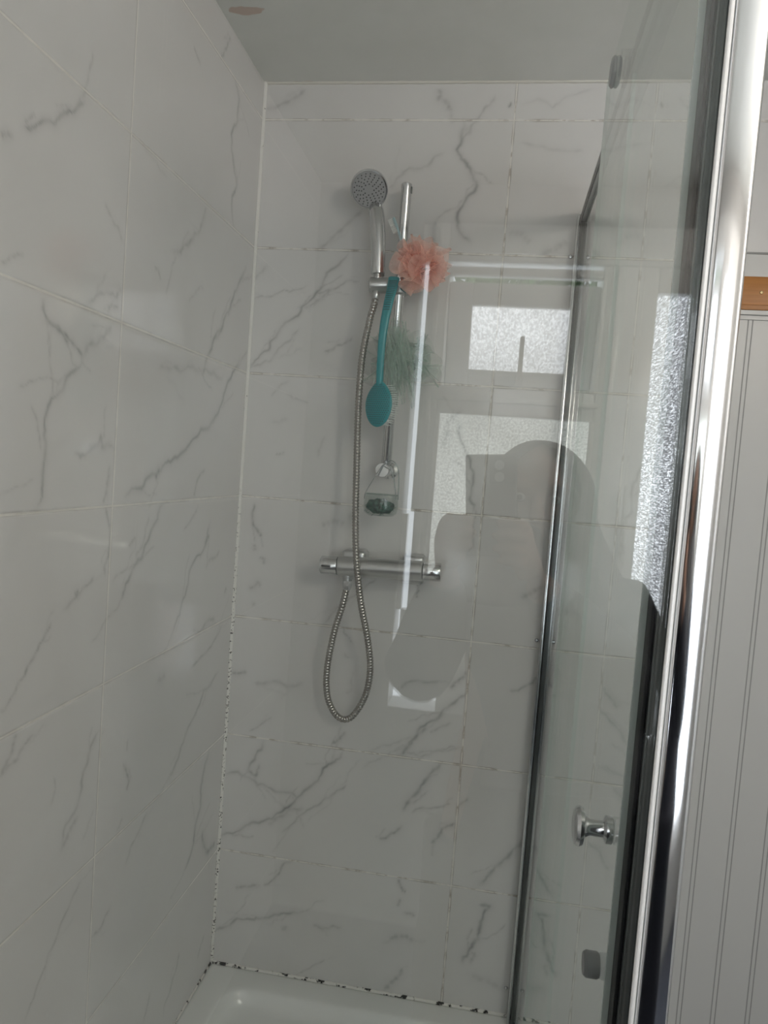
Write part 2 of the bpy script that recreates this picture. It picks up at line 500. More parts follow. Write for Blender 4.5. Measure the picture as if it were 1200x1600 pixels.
# window wall, with the opening and an added slit to the sky standing for the frame's sunlit edge
WX0, WX1, WZ0, WZ1 = .334, 1.80, .548, 2.07
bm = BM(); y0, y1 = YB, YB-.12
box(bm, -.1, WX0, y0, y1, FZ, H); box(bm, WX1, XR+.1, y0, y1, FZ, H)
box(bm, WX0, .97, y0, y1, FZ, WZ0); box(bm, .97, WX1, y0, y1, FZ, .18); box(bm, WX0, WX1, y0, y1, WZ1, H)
struct('wall_front', bm, mat('shaded_wall_grey', (.45, .45, .44), .5), smooth=0)  # even grey puts the shade of this unlit wall into its colour

upvc = mat('white_upvc', (.90, .90, .89), .28)
def pane_mat(name, col, strength, scale, lo, hi, dark=.35):
    """daylight coming through obscured glass: the pattern rolled into the glass breaks the light up"""
    m = bpy.data.materials.new(name); m.use_nodes = True; t = NT(m); t.n.clear(); p, x = t.pos()
    f = t.ramp(t.noise(scale, 3, p, .6), lo, hi)
    big = t.ramp(t.noise(3.2, 3, p), .30, .68)
    s = t.math('MULTIPLY', t.math('ADD', t.math('MULTIPLY', f, 1-dark), dark), strength)
    s = t.math('MULTIPLY', s, t.math('ADD', t.math('MULTIPLY', big, .45), .72))
    em = t.add('ShaderNodeEmission', inp={0: (*col, 1), 1: s})
    gl = t.add('ShaderNodeBsdfGlossy', inp={'Color': (.8, .8, .8, 1), 'Roughness': .15})
    t.l.new(t.bump(t.noise(scale, 3, p), .6, .003), gl.inputs['Normal'])
    ad = t.add('ShaderNodeMixShader', inp={0: .08, 1: em.outputs[0], 2: gl.outputs[0]})
    t.add('ShaderNodeOutputMaterial', inp={0: ad.outputs[0]}); return m
paneT = pane_mat('obscured_glass_casement', (.93, .97, 1), PANE_TOP, 150, .40, .60, .5)
paneL = pane_mat('obscured_glass_lower', (.93, .98, .93), PANE_LOW, 150, .40, .60, .5)
paneR = pane_mat('obscured_glass_tall', (.88, .94, 1), PANE_TALL, 230, .47, .66, .14)

win = link('window_1', (lambda b: (
    # outer frame pieces
    box(b, .372, .418, YB+.0, YB-.07, .86, 2.07, .004), box(b, .418, WX1, YB, YB-.07, 1.957, 2.07, .004),
    box(b, .359, .372, YB-.02, YB-.06, 1.175, 2.07), box(b, WX0, .350, YB-.02, YB-.06, .86, 1.165), box(b, WX0, .372, YB-.02, YB-.06, 1.955, 2.07),
    box(b, .886, .897, YB, YB-.17, 1.49, 1.95, .002), box(b, .416, .424, YB, YB-.17, 1.49, 1.95, .002), box(b, .418, .895, YB-.07, YB-.15, 1.50, 1.515, .002),
    box(b, .895, 1.045, YB, YB-.07, .18, 1.955, .004), box(b, 1.70, WX1, YB, YB-.07, .18, 1.955, .004), box(b, 1.045, 1.70, YB, YB-.07, .18, .30, .004),
    box(b, .418, .895, YB, YB-.07, 1.49, 1.575, .004), box(b, .486, .97, YB, YB-.07, .548, .86, .004),
    box(b, .35, .486, YB-.02, YB-.06, .80, .86, .002), box(b, 1.045, 1.70, YB, YB-.07, 1.88, 1.955, .004),
    # beading
    box(b, .880, .895, YB+.012, YB, .9, 1.49, .003), box(b, .418, .430, YB+.012, YB, .9, 1.49, .003),
    box(b, .925, .940, YB+.014, YB, .62, 1.95, .004), box(b, .385, .398, YB+.010, YB, .88, 2.05, .003),
    box(b, .40, .90, YB+.014, YB, 1.53, 1.545, .004), b)[-1])(BM()), upvc, smooth=35)
win['kind'] = 'structure'
bm = BM(); box(bm, .418, .895, YB-.03, YB-.036, .86, 1.49); link('pane', bm, paneL, win, smooth=0)
bm = BM(); box(bm, 1.045, 1.70, YB-.03, YB-.036, .30, 1.88); link('pane', bm, paneR, win, smooth=0)
# top-hung casement, pushed open at the foot
def tilt(bm, a=math.radians(17), pz=1.93, py=YB-.02):
    for v in bm.verts:
        dz = v.co.z-pz; dy = v.co.y-py
        v.co.z = pz+dz*math.cos(a)+dy*math.sin(a)*-1*0+0; v.co.y = py+dy+dz*math.sin(a)*1.0
bm = BM()
box(bm, .425, .50, YB-.02, YB-.07, 1.53, 1.900, .006); box(bm, .80, .885, YB-.02, YB-.07, 1.53, 1.900, .006)
box(bm, .50, .80, YB-.02, YB-.07, 1.83, 1.900, .006); box(bm, .50, .80, YB-.02, YB-.07, 1.53, 1.625, .006)
box(bm, .495, .805, YB-.012, YB-.02, 1.615, 1.630, .002); box(bm, .425, .885, YB-.005, YB-.04, 1.917, 1.942, .003)
tilt(bm); cas = link('casement', bm, upvc, win)
bm = BM(); box(bm, .50, .80, YB-.04, YB-.046, 1.625, 1.83); tilt(bm); link('pane', bm, paneT, cas, smooth=0)
bm = BM(); box(bm, .655, .670, YB+.03, YB+.012, 1.60, 1.735, .006); box(bm, .650, .675, YB+.02, YB-.02, 1.578, 1.625, .005)
tilt(bm); link('window_handle', bm, whitep, cas)
bm = BM(); box(bm, .992, 1.016, YB+.016, YB, 1.05, 1.20, .006); box(bm, .994, 1.012, YB+.045, YB+.028, 1.10, 1.31, .008); box(bm, .996, 1.010, YB+.04, YB, 1.11, 1.13, .003)
link('window_handle', bm, whitep, win)

# caulk beads in the corner and round the tray
bm = BM(); tube(bm, [(.002, -.002, 0), (.002, -.002, H)], .0052, 8)
struct('trim_1', bm, caulk, smooth=60)
def wobble_bead(a, b, r, n=90):
    bm = BM(); a = Vector(a); b = Vector(b); pts = []; rr = []
    for i in range(n+1):
        pts.append(a.lerp(b, i/n)); rr.append(r*(1+.35*noise.noise(Vector((i*.5, a.y*9, 3)))))
    tube(bm, pts, rr, 7); return bm
struct('trim_2', wobble_bead((0, -.001, .001), (.765, -.001, .001), .0042), caulk_black, smooth=60)
struct('trim_3', wobble_bead((.001, 0, .001), (.001, -1.16, .001), .0032), caulk_black, smooth=60)
struct('trim_4', wobble_bead((0, -.001, H), (.80, -.001, H), .0042), mat('ceiling_filler', (.66, .64, .58), .5), smooth=60)

# ------------------------------------------------------------------ shower tray
tray = thing('shower_tray', 'low white rectangular shower tray under the tiled walls', 'shower tray', (.38, -.6, FZ))
def rrect(x0, x1, y0, y1, r, z, n=8):
    out = []
    for cx, cy, a0 in ((x1-r, y1-r, 0), (x0+r, y1-r, 90), (x0+r, y0+r, 180), (x1-r, y0+r, 270)):
        for k in range(n+1):
            a = math.radians(a0+90*k/n); out.append((cx+r*math.cos(a), cy+r*math.sin(a), z))
    return out
bm = BM(); TX0, TX1, TY0, TY1 = .0, .80, -1.20, -.0
loops = [rrect(TX0, TX1, TY0, TY1, .004, FZ), rrect(TX0, TX1, TY0, TY1, .004, -.006), rrect(TX0+.003, TX1-.003, TY0+.003, TY1-.003, .004, -.001), rrect(TX0+.01, TX1-.01, TY0+.01, TY1-.01, .006, 0)]
for ins, z in ((.060, 0), (.066, -.001), (.070, -.004), (.074, -.012), (.080, -.026), (.088, -.034), (.10, -.038), (.2, -.041)):
    loops.append(rrect(TX0+ins, TX1-ins, TY0+ins, TY1-ins, .06, z))
L = [[bm.verts.new(c) for c in lp] for lp in loops]
for a, b in zip(L, L[1:]):
    n = len(a)
    for k in range(n): bm.faces.new((a[k], a[(k+1) % n], b[(k+1) % n], b[k]))
bm.faces.new(L[-1]); bm.faces.new(L[0][::-1])
link('tray_body', bm, acrylic, tray, smooth=50)
bm = BM(); lathe(bm, [(.045, 0), (.045, .004), (.04, .006), (.012, .007), (0, .007)], (.62, -.6, -.041), (0, 0, 1)); link('drain_cover', bm, chrome, tray)

# ------------------------------------------------------------------ enclosure
GX = .749
# wall profile at the back wall
pr = thing('wall_profile', 'chrome upright channel fixed to the back wall at the edge of the tiles seen', 'profile', (.765, 0, 0))
bm = BM(); box(bm, .750, .757, -.001, -.030, 0, 1.885, .001); box(bm, .772, .779, -.001, -.030, 0, 1.885, .001); box(bm, .757, .772, -.001, -.010, 0, 1.885)
link('channel', bm, chrome, pr)
bm = BM(); box(bm, .759, .7705, -.010, -.034, 0, 1.885, .001); link('seal', bm, darkm, pr)['label'] = 'dark rubber seal in the channel'
for z in (.07, .92, 1.80):
    for xx, dx in ((.744, 1), (.7835, -1)):
        bm = BM(); lathe(bm, [(.0001, .0035), (.003, .003), (.0048, .001), (.005, 0)], (xx, -.001, z), (0, -1, 0), 16); link('screw', bm, chrome, pr)
# fixed side pane
sp = thing('fixed_side_panel', 'narrow green-tinted fixed glass pane beside the back wall, outside the sliding door', 'glass panel', (.766, -.3, 0))
bm = BM(); box(bm, .763, .768, -.030, -.640, .012, 1.885); link('glass', bm, glassD, sp, smooth=0)
bm = BM(); box(bm, .7625, .7685, -.6400, -.6425, .012, 1.885); link('glass_edge', bm, glassE, sp, smooth=0)
# top and bottom rail
tr = thing('top_rail', 'grey metal rail with a black lip along the top of the sliding shower door', 'rail', (.775, -.6, 1.86))
bm = BM(); box(bm, .758, .790, -.032, -1.150, 1.868, 1.898, .003); link('rail_body', bm, dull, tr)
bm = BM(); box(bm, .7555, .758, -.032, -1.150, 1.864, 1.880, .0005); link('rail_lip', bm, blackrub, tr)
br = thing('bottom_rail', 'chrome rail along the tray edge below the side glass', 'rail', (.775, -.6, 0))
bm = BM(); box(bm, .757, .790, -.032, -1.150, .0, .012, .001); link('rail_body', bm, chrome, br)
# sliding door
dr = thing('sliding_shower_door', 'sliding clear glass shower door with a round chrome knob, seen almost edge-on', 'shower door', (GX, -.8, 0))
bm = BM(); box(bm, GX-.003, GX+.003, -.470, -1.128, .020, 1.945); link('glass', bm, glassD, dr, smooth=0)
bm = BM(); box(bm, GX-.003, GX+.003, -.4680, -.4700, .020, 1.945); link('glass_edge', bm, glassE, dr, smooth=0)
bm = BM(); box(bm, GX-.0035, GX+.0035, -1.128, -1.131, .020, 1.945); link('glass_edge', bm, mat('pale_edge_strip', (.60, .68, .66), .2), dr, smooth=0)
bm = BM(); lathe(bm, [(.010, 0), (.0115, .001), (.0115, .006), (.007, .008), (.0068, .019), (.009, .023), (.0155, .025), (.0168, .028), (.0155, .031), (.012, .0325), (0, .033)], (GX-.003, -1.100, 1.004), (-1, 0, 0), 36)
k = link('door_knob', bm, chrome, dr)
bm = BM(); lathe(bm, [(.0095, 0), (.0108, .002), (.0108, .011), (.009, .0135), (0, .014)], (GX-.003, -1.098, .882), (-1, 0, 0), 28)
link('door_stop', bm, greyplas, dr)['label'] = 'grey translucent stud low on the glass'
for yy in (-.575, -1.05):
    bm = BM(); lathe(bm, [(.020, 0), (.0215, .002), (.0215, .004), (.018, .007), (0, .0075)], (GX-.003, yy, 1.905), (-1, 0, 0), 32)
    rr = link('roller_cap', bm, greyplas, dr)
    bm = BM(); lathe(bm, [(.018, 0), (.018, .02), (0, .02)], (GX+.003, yy, 1.9175), (1, 0, 0), 24); link('wheel', bm, greyplas, rr)
# front fixed pane, between the camera and the shower
GY = -1.160; PT = math.radians(-.22)
fp = thing('front_glass_panel', 'large clear fixed glass panel facing the camera, carrying the reflections of window and photographer', 'glass panel', (.38, GY, 0))
bm = BM(); box(bm, .012, .7585, GY-.003, GY+.003, .012, 1.93)
bmesh.ops.rotate(bm, verts=bm.verts, cent=(.38, GY, 1.3), matrix=Matrix.Rotation(PT, 3, 'X'))
link('glass', bm, glassF, fp, smooth=0)
bm = BM(); box(bm, .0, .014, GY-.012, GY+.012, .0, 1.94, .001); link('wall_channel', bm, chrome, fp)
bm = BM(); box(bm, .012, .757, GY-.012, GY+.012, .0, .012, .001); link('bottom_channel', bm, chrome, fp)
# corner post
po = thing('corner_post', 'tall curved polished chrome corner post at the right, close to the camera', 'post', (.782, GY, 0))
PX0, PX1 = .757, .7845
bm = BM(); prof = []
for k in range(25):
    a = k/24; prof.append((PX0+.004+(PX1-PX0-.004)*a, GY-.0165-.0016*(1-(2*a-1)**2)-.0016*(min(1, a/.05)*min(1, (1-a)/.08))**.5))
prof += [(PX1+.0005, GY-.012), (PX1+.0005, GY+.030), (PX0+.004, GY+.030)]
lo = [bm.verts.new((x, y, 0)) for x, y in prof]; hi = [bm.verts.new((x, y, 1.93)) for x, y in prof]
n = len(prof)
for k in range(n): bm.faces.new((lo[k], lo[(k+1) % n], hi[(k+1) % n], hi[k]))
bm.faces.new(lo[::-1]); bm.faces.new(hi)
bmesh.ops.recalc_face_normals(bm, faces=bm.faces)
link('curved_face', bm, post_chrome, po, smooth=50)
bm = BM(); tube(bm, [(PX0+.0015, GY-.0155, 0), (PX0+.0015, GY-.0155, 1.93)], .0020, 10); link('edge_bead', bm, mat('satin_bead', (.86, .86, .85), .35, .15), po)
bm = BM(); box(bm, .7535, PX0+.004, GY+.006, GY+.030, 0, 1.93, .0008); box(bm, .7550, .7560, GY+.0045, GY+.006, 0, 1.93)
link('inner_channel', bm, mat('grey_channel_metal', (.20, .22, .22), .35, .9), po)
bm = BM(); box(bm, .7500, .7532, GY+.010, GY+.027, .02, 1.93, .0008); link('magnetic_seal', bm, blackrub, po)['label'] = 'black rubber closing seal'

# ------------------------------------------------------------------ outside the shower, right: grooved panel and batten
PXL = 1.065
bm = BM(); xs = []
y = -.02
box(bm, PXL, XR, -.0005, y, FZ, 1.685, 0)
for i in range(16):
    xx = 1.2085+.0735*(i-5)
    for dxx in (-.0045, .0045):
        if PXL < xx+dxx < XR-.01: box(bm, xx+dxx-.0011, xx+dxx+.0011, y+.001, y-.0006, FZ, 1.675, 0, mi=1)
box(bm, PXL, XR, y, y-.004, 1.672, 1.676, 0); box(bm, PXL, XR, y, y-.006, 1.682, 1.692, .001)
box(bm, PXL, XR, -.0005, y, 1.764, 1.812, .001)
box(bm, PXL, XR, y, -.018, 1.8125, 1.8165, 0, mi=1)
struct('door_1', bm, None, smooth=0, mats=[mat('white_panelling', (.52, .52, .505), .35), mat('groove_shadow_gap', (.30, .30, .29), .6)])
bt = thing('wooden_batten', 'orange pine batten with a small screw across the top of the white grooved panelling', 'batten', (1.4, -.02, 1.69))
bm = BM(); box(bm, PXL, XR, -.001, -.026, 1.6925, 1.7635, .002); box(bm, PXL, XR, -.026, -.028, 1.7025, 1.7045, .0005); link('board', bm, wood, bt)
bm = BM(); lathe(bm, [(.0001, .0015), (.003, .001), (.0038, 0)], (1.149, -.026, 1.730), (0, -1, 0), 14)
box(bm, 1.1465, 1.1515, -.0272, -.0278, 1.7295, 1.7305); box(bm, 1.1485, 1.1495, -.0272, -.0278, 1.7275, 1.7325)
link('screw', bm, mat('brass_screw', (.35, .28, .15), .35, 1), bt)

# ------------------------------------------------------------------ shower fittings
RX, RY = .3665, -.050
rr = thing('riser_rail', 'chrome vertical riser rail with a round end knob, on the back wall', 'shower rail', (RX, RY, 1.29))
bm = BM(); lathe(bm, [(.0105, 0), (.0118, .002), (.0118, .622), (.0122, .624), (.0122, .632), (.0105, .634), (0, .634)], (RX, RY, 1.303), (0, 0, 1), 28); link('pole', bm, chrome, rr)
bm = BM(); box(bm, RX+.008, RX+.0135, RY-.006, RY+.002, 1.915, 1.930, .0015); link('end_slot', bm, darkm, rr)
bm = BM(); lathe(bm, [(.015, 0), (.0165, .002), (.0165, .010), (.0155, .012), (0, .0122)], (.3625, -.062, 1.289), (-.12, -1, 0), 36); link('end_knob', bm, chrome, rr)
for z in (1.289, 1.775):
    bm = BM(); lathe(bm, [(.020, 0), (.020, .006), (.013, .010), (.0125, .058), (.012, .060)], (RX+.002, -.001, z), (0, -1, 0), 28); link('wall_bracket', bm, chrome, rr)
# slider on the rail
bm = BM(); lathe(bm, [(.0155, 0), (.0175, .002), (.0175, .041), (.0165, .043), (0, .043)], (.303, -.076, 1.703), (1, 0, 0), 32)
box(bm, .345, .383, -.074, -.034, 1.688, 1.716, .005); lathe(bm, [(.013, 0), (.014, .002), (.014, .010), (0, .012)], (.383, -.052, 1.702), (1, 0, 0), 24)
link('slider', bm, dull, rr)

# hand shower
hs = thing('hand_shower', 'chrome hand shower with a round grey nozzle face in the rail slider', 'shower head', (.319, -.078, 1.725))
n = Vector((.02, -.84, -.54)).normalized(); hc = Vector((.288, -.088, 1.909))
u = Vector((1, 0, 0)); u = (u-n*u.dot(n)).normalized(); v = n.cross(u); 
bm = BM(); lathe(bm, [(.020, -.024), (.034, -.019), (.0415, -.009), (.0425, -.001), (.0415, .0015), (.0385, .002), (.0380, .0)], hc, n, 48)
tube(bm, catmull([(.298, -.062, 1.895), (.304, -.067, 1.868), (.3105, -.073, 1.835), (.3155, -.077, 1.79), (.319, -.078, 1.735), (.3195, -.078, 1.728)], 6),
     [.011+.0065*min(1, i/6) - .0022*max(0, (i-10)/20) for i in range(31)], 24)
link('body', bm, chrome, hs, smooth=50)
bm = BM(); lathe(bm, [(.0381, .0003), (.0376, .0016), (.030, .0020), (0, .0021)], hc, n, 48); fc = link('spray_face', bm, mat('grey_face', (.34, .35, .36), .3), hs)
bm = BM()
for ri, cnt in ((.0115, 8), (.0170, 12), (.0225, 15), (.0280, 18), (.0332, 20)):
    for k in range(cnt):
        a = 2*PI*(k+ri*77)/cnt; c = hc+u*math.cos(a)*ri+v*math.sin(a)*ri
        lathe(bm, [(.0015, .0018), (.0013, .0034), (0, .0036)], c, n, 8)
link('nozzles', bm, nozzle, fc)
bm = BM(); lathe(bm, [(.0085, 0), (.0095, .001), (.0095, .005), (.0085, .006), (.0085, .012)], (.3195, -.078, 1.716), (0, 0, 1), 20); link('neck_nut', bm, dull, hs)

# hose
ho = thing('shower_hose', 'ribbed steel shower hose hanging in a long loop on the tiles', 'hose', (.307, -.08, .685))
hp = [(.319, -.078, 1.686), (.316, -.080, 1.655), (.310, -.085, 1.623), (.299, -.086, 1.537), (.2985, -.086, 1.422), (.304, -.088, 1.306), (.311, -.094, 1.189), (.322, -.104, 1.087), (.338, -.094, .985), (.357, -.075, .897), (.366, -.060, .823), (.357, -.045, .756), (.331, -.035, .702), (.307, -.032, .686), (.283, -.035, .700), (.265, -.045, .743), (.262, -.055, .811), (.275, -.065, .903), (.291, -.073, .965), (.2995, -.075, 1.012)]
P = resample(catmull(hp, 24), .0013)
R_ = []
for i in range(len(P)):
    R_.append(.0082*(1-.17*(.5+.5*math.cos(2*PI*i*.0013/.0072))**1.3))
bm = BM(); tube(bm, P, R_, 14); link('hose', bm, hosem, ho, smooth=180)
bm = BM(); lathe(bm, [(.0082, 0), (.0095, .003), (.0095, .016), (.0082, .018)], (.319, -.078, 1.672), (0, 0, 1), 20); link('hose_nut', bm, dull, ho)
bm = BM(); lathe(bm, [(.0082, -.006), (.0105, .000), (.0115, .006), (.0115, .016), (.009, .018)], (.2995, -.075, 1.012), (0, 0, 1), 6); 
link('hose_nut', bm, chrome, ho, smooth=20)

# mixer valve
mv = thing('thermostatic_bar_valve', 'horizontal chrome bar shower valve with a knob at each end', 'shower valve', (.373, -.04, 1.06))
A = Vector((.276, -.075, 1.0605)); ax = Vector((.196, 0, .0062)).normalized()
bm = BM(); lathe(bm, [(.0215, 0), (.0228, .0015), (.0228, .195), (.0215, .1965)], A, ax, 40); lathe(bm, [(.011, 0), (.011, .012), (.0095, .014)], (.2995, -.075, 1.042), (0, 0, -1), 20)
link('valve_body', bm, dull, mv)
bm = BM(); lathe(bm, [(0, -.041), (.0195, -.041), (.0215, -.039), (.0222, -.004), (.0215, -.0022)], A, ax, 40); kb = link('temperature_knob', bm, chrome, mv)
bm = BM(); lathe(bm, [(.0205, -.0022), (.0205, .0002)], A, ax, 40); box(bm, .2405, .262, -.100, -.093, 1.0585, 1.063, .001); link('knob_gap', bm, darkm, kb)
bm = BM(); lathe(bm, [(.0215, .1985), (.0218, .200), (.0212, .236), (.020, .238), (0, .238)], A, ax, 40); link('flow_knob', bm, chrome, mv)
bm = BM(); lathe(bm, [(.0200, .196), (.0200, .199)], A, ax, 40); link('knob_gap', bm, darkm, mv)
for x0, x1 in ((.277, .334), (.421, .472)):
    bm = BM(); box(bm, x0, x1, -.001, -.056, 1.030, 1.0975, .009, 3); link('wall_cover', bm, dull, mv)

# ------------------------------------------------------------------ net sponges
def net_mat(name, col, alpha, scale):
    m = bpy.data.materials.new(name); m.use_nodes = True; t = NT(m); t.n.clear(); p, x = t.pos()
    tr = t.add('ShaderNodeBsdfTransparent'); d = t.add('ShaderNodeBsdfDiffuse', inp={0: (*col, 1)}); tl_ = t.add('ShaderNodeBsdfTranslucent', inp={0: (*col, 1)})
    a = t.add('ShaderNodeMixShader', inp={0: .4, 1: d.outputs[0], 2: tl_.outputs[0]})
    lw = t.add('ShaderNodeLayerWeight', inp={'Blend': .5})
    f = t.math('ADD', t.math('MULTIPLY', t.math('POWER', lw.outputs['Facing'], 2.0), 1-alpha), alpha)
    f = t.math('MULTIPLY', f, t.math('ADD', t.math('MULTIPLY', t.noise(scale, 2, p), .6), .7))
    mx = t.add('ShaderNodeMixShader', inp={0: t.math('MINIMUM', f, 1.0), 1: tr.outputs[0], 2: a.outputs[0]})
    t.add('ShaderNodeOutputMaterial', inp={0: mx.outputs[0]}); return m
def frill(bm, c, nrm, R, k, amp, ph, seg=84, rings=7, sq=(1, 1, 1), edge=.12):
    """one ruffled disc of netting"""
    c = Vector(c); nrm = Vector(nrm).normalized(); u, v = frame_axis(nrm); rows = []
    for r in range(rings+1):
        f = .12+.88*r/rings; row = []
        for s in range(seg):
            a = 2*PI*s/seg
            rad = R*f*(1+edge*math.sin(a*2+ph)+.06*math.sin(a*5+ph*2))
            h = amp*f**1.4*(math.sin(k*a+ph)+.18*math.sin((k*2+1)*a+ph*1.7)*f+.35*math.sin(3*a+ph*2.3))
            q = (u*math.cos(a+.10*math.sin(k*a))+v*math.sin(a+.10*math.sin(k*a)))*rad+nrm*h
            row.append(bm.verts.new(c+Vector((q.x*sq[0], q.y*sq[1], q.z*sq[2]))))
        rows.append(row)
    for a, b in zip(rows, rows[1:]):
        for s in range(seg): bm.faces.new((a[s], a[(s+1) % seg], b[(s+1) % seg], b[s]))
pink = net_mat('peach_netting', (.99, .66, .57), .42, 260)
mint = net_mat('mint_netting', (.56, .69, .63), .19, 300)
pf = thing('net_bath_sponge', 'fluffy peach-pink netting bath sponge hanging beside the rail', 'bath sponge', (.419, -.10, 1.69))
rs = random.Random(5); bm = BM()
for i in range(20):
    nn = Vector((rs.uniform(-1, 1), rs.uniform(-.9, .5), rs.uniform(-1, 1))); nn.normalize()
    frill(bm, Vector((.419+rs.uniform(-.010, .010), -.105+rs.uniform(-.008, .008), 1.743+rs.uniform(-.008, .010)))+nn*rs.uniform(-.022, .022), nn, rs.uniform(.046, .062), rs.choice([4, 5, 6]), rs.uniform(.009, .016), rs.uniform(0, 6), sq=(1, .75, .93))
link('netting', bm, pink, pf, smooth=180)
bm = BM(); tube(bm, catmull([(.405, -.085, 1.745), (.392, -.075, 1.775), (.378, -.062, 1.785), (.367, -.066, 1.78), (.372, -.07, 1.765), (.395, -.08, 1.75)], 5), .0015, 6); link('cord', bm, mat('peach_cord', (.85, .45, .38), .6), pf)
pm = thing('net_bath_sponge', 'large sheer pale mint netting bath sponge behind the teal brush', 'bath sponge', (.383, -.07, 1.47))
bm = BM()
for i in range(11):
    nn = Vector((rs.uniform(-1, 1), rs.uniform(-.7, .3), rs.uniform(-.5, .5))); nn.normalize()
    frill(bm, Vector((.383, -.062, 1.548))+Vector((rs.uniform(-.045, .05), 0, rs.uniform(-.02, .02))), nn, rs.uniform(.05, .075), rs.choice([3, 4, 5]), rs.uniform(.010, .018), rs.uniform(0, 6), sq=(1, .5, .95))
link('netting', bm, mint, pm, smooth=180)
bm = BM()
for i in range(22):
    x0 = .365+rs.uniform(-.035, .03); x1 = .385+rs.uniform(-.03, .045)
    tube(bm, catmull([(x0, -.105+rs.uniform(-.01, .02), 1.61+rs.uniform(-.02, .02)), ((x0+x1)/2+rs.uniform(-.012, .012), -.112, 1.54), (x1, -.10, 1.46+rs.uniform(-.03, .02))], 6), [.0016+.0034*math.sin(PI*j/12) for j in range(13)], 5, flat=.35)
link('bunched_strands', bm, net_mat('mint_netting_bunched', (.60, .72, .66), .20, 200), pm, smooth=180)

# ------------------------------------------------------------------ back brush
bb = thing('back_brush', 'teal plastic long-handled back brush hanging head down', 'brush', (.350, -.118, 1.39))
hp = [(.362, -.108, 1.712), (.361, -.116, 1.69), (.356, -.123, 1.655), (.351, -.127, 1.61), (.3485, -.127, 1.56), (.3485, -.125, 1.51), (.3495, -.122, 1.475)]
C_ = catmull(hp, 8); nC = len(C_)
bm = BM(); tube(bm, C_, [.0125-.0045*min(1, i/(nC*.75)) for i in range(nC)], 20, flat=.5, up=(1, 0, 0)); link('handle', bm, teal, bb, smooth=60)
bm = BM()
for i in range(17):
    c = C_[3+i]; wd = .0118-.00022*i
    tube(bm, [(c.x-wd*.8, c.y-.0052, c.z), (c.x, c.y-.0066, c.z), (c.x+wd*.8, c.y-.0052, c.z)], .0007, 6)
link('grip_ribs', bm, tealdot, bb)
bm = BM(); tube(bm, catmull([(.355, -.104, 1.715), (.358, -.085, 1.712), (.372, -.070, 1.704), (.386, -.075, 1.694), (.388, -.090, 1.688), (.378, -.104, 1.692)], 6), .0035, 10, flat=.5); link('hanging_loop', bm, mat('dark_teal_strap', (.0, .13, .16), .35), bb)
Rz = Matrix.Rotation(math.radians(-24), 4, 'Z'); hc2 = Vector((.3505, -.122, 1.434))
bm = BM(); vs = ellipsoid(bm, (0, 0, 0), (.0350, .0075, .0505), 40, 24)
for v_ in bm.verts:
    if v_.co.z > 0: v_.co.x *= 1-.25*(v_.co.z/.05)**2
bmesh.ops.transform(bm, verts=bm.verts, matrix=Matrix.Translation(hc2) @ Rz); hd = link('brush_head', bm, teal, bb, smooth=180)
bm = BM()
for i in range(-7, 8):
    for j in range(-10, 11):
        x_, z_ = i*.0052+(j % 2)*.0026, j*.0047
        if (x_/.032)**2+(z_/.047)**2 < .93:
            y_ = -.0075*math.sqrt(max(0, 1-(x_/.035)**2-(z_/.0505)**2))
            lathe(bm, [(.0012, 0), (.0010, .0010), (0, .0012)], (x_*(1-.25*max(0, z_/.05)**2), y_+.0003, z_), (0, -1, 0), 6)
bmesh.ops.transform(bm, verts=bm.verts, matrix=Matrix.Translation(hc2) @ Rz); link('massage_nubs', bm, tealdot, hd)
bm = BM()
for i in range(-7, 8):
    for j in range(-10, 11):
        x_, z_ = i*.0045, j*.0045
        if (x_/.031)**2+(z_/.045)**2 < 1:
            tube(bm, [(x_, .003, z_), (x_*1.22+rs.uniform(-.001, .001), .030, z_*1.10+rs.uniform(-.001, .001))], [.0008, .0007], 5)
bmesh.ops.transform(bm, verts=bm.verts, matrix=Matrix.Translation(hc2) @ Rz); link('bristles', bm, bristle, bb)['label'] = 'pale upright bristles'

# small brush poking out above the pink sponge
tb_ = thing('small_brush', 'small pale blue bristled brush poking out above the peach sponge', 'brush', (.372, -.078, 1.78))
bm = BM(); tube(bm, catmull([(.347, -.088, 1.848), (.354, -.088, 1.833), (.363, -.086, 1.815), (.370, -.084, 1.795), (.374, -.08, 1.755)], 5), [.0042]*8+[.0028]*13, 12, flat=.6); link('handle', bm, paleblue, tb_, smooth=60)
bm = BM()
for j in range(9):
    for i in range(-1, 2):
        f = j/9; bx, bz = .3465+.0145*f, 1.846-.029*f
        tube(bm, [(bx+i*.0006, -.088+i*.0028, bz), (bx-.010, -.090+i*.003, bz-.0055)], .0010, 6)
link('bristles', bm, mat('white_bristle', (.75, .76, .74), .5), tb_)

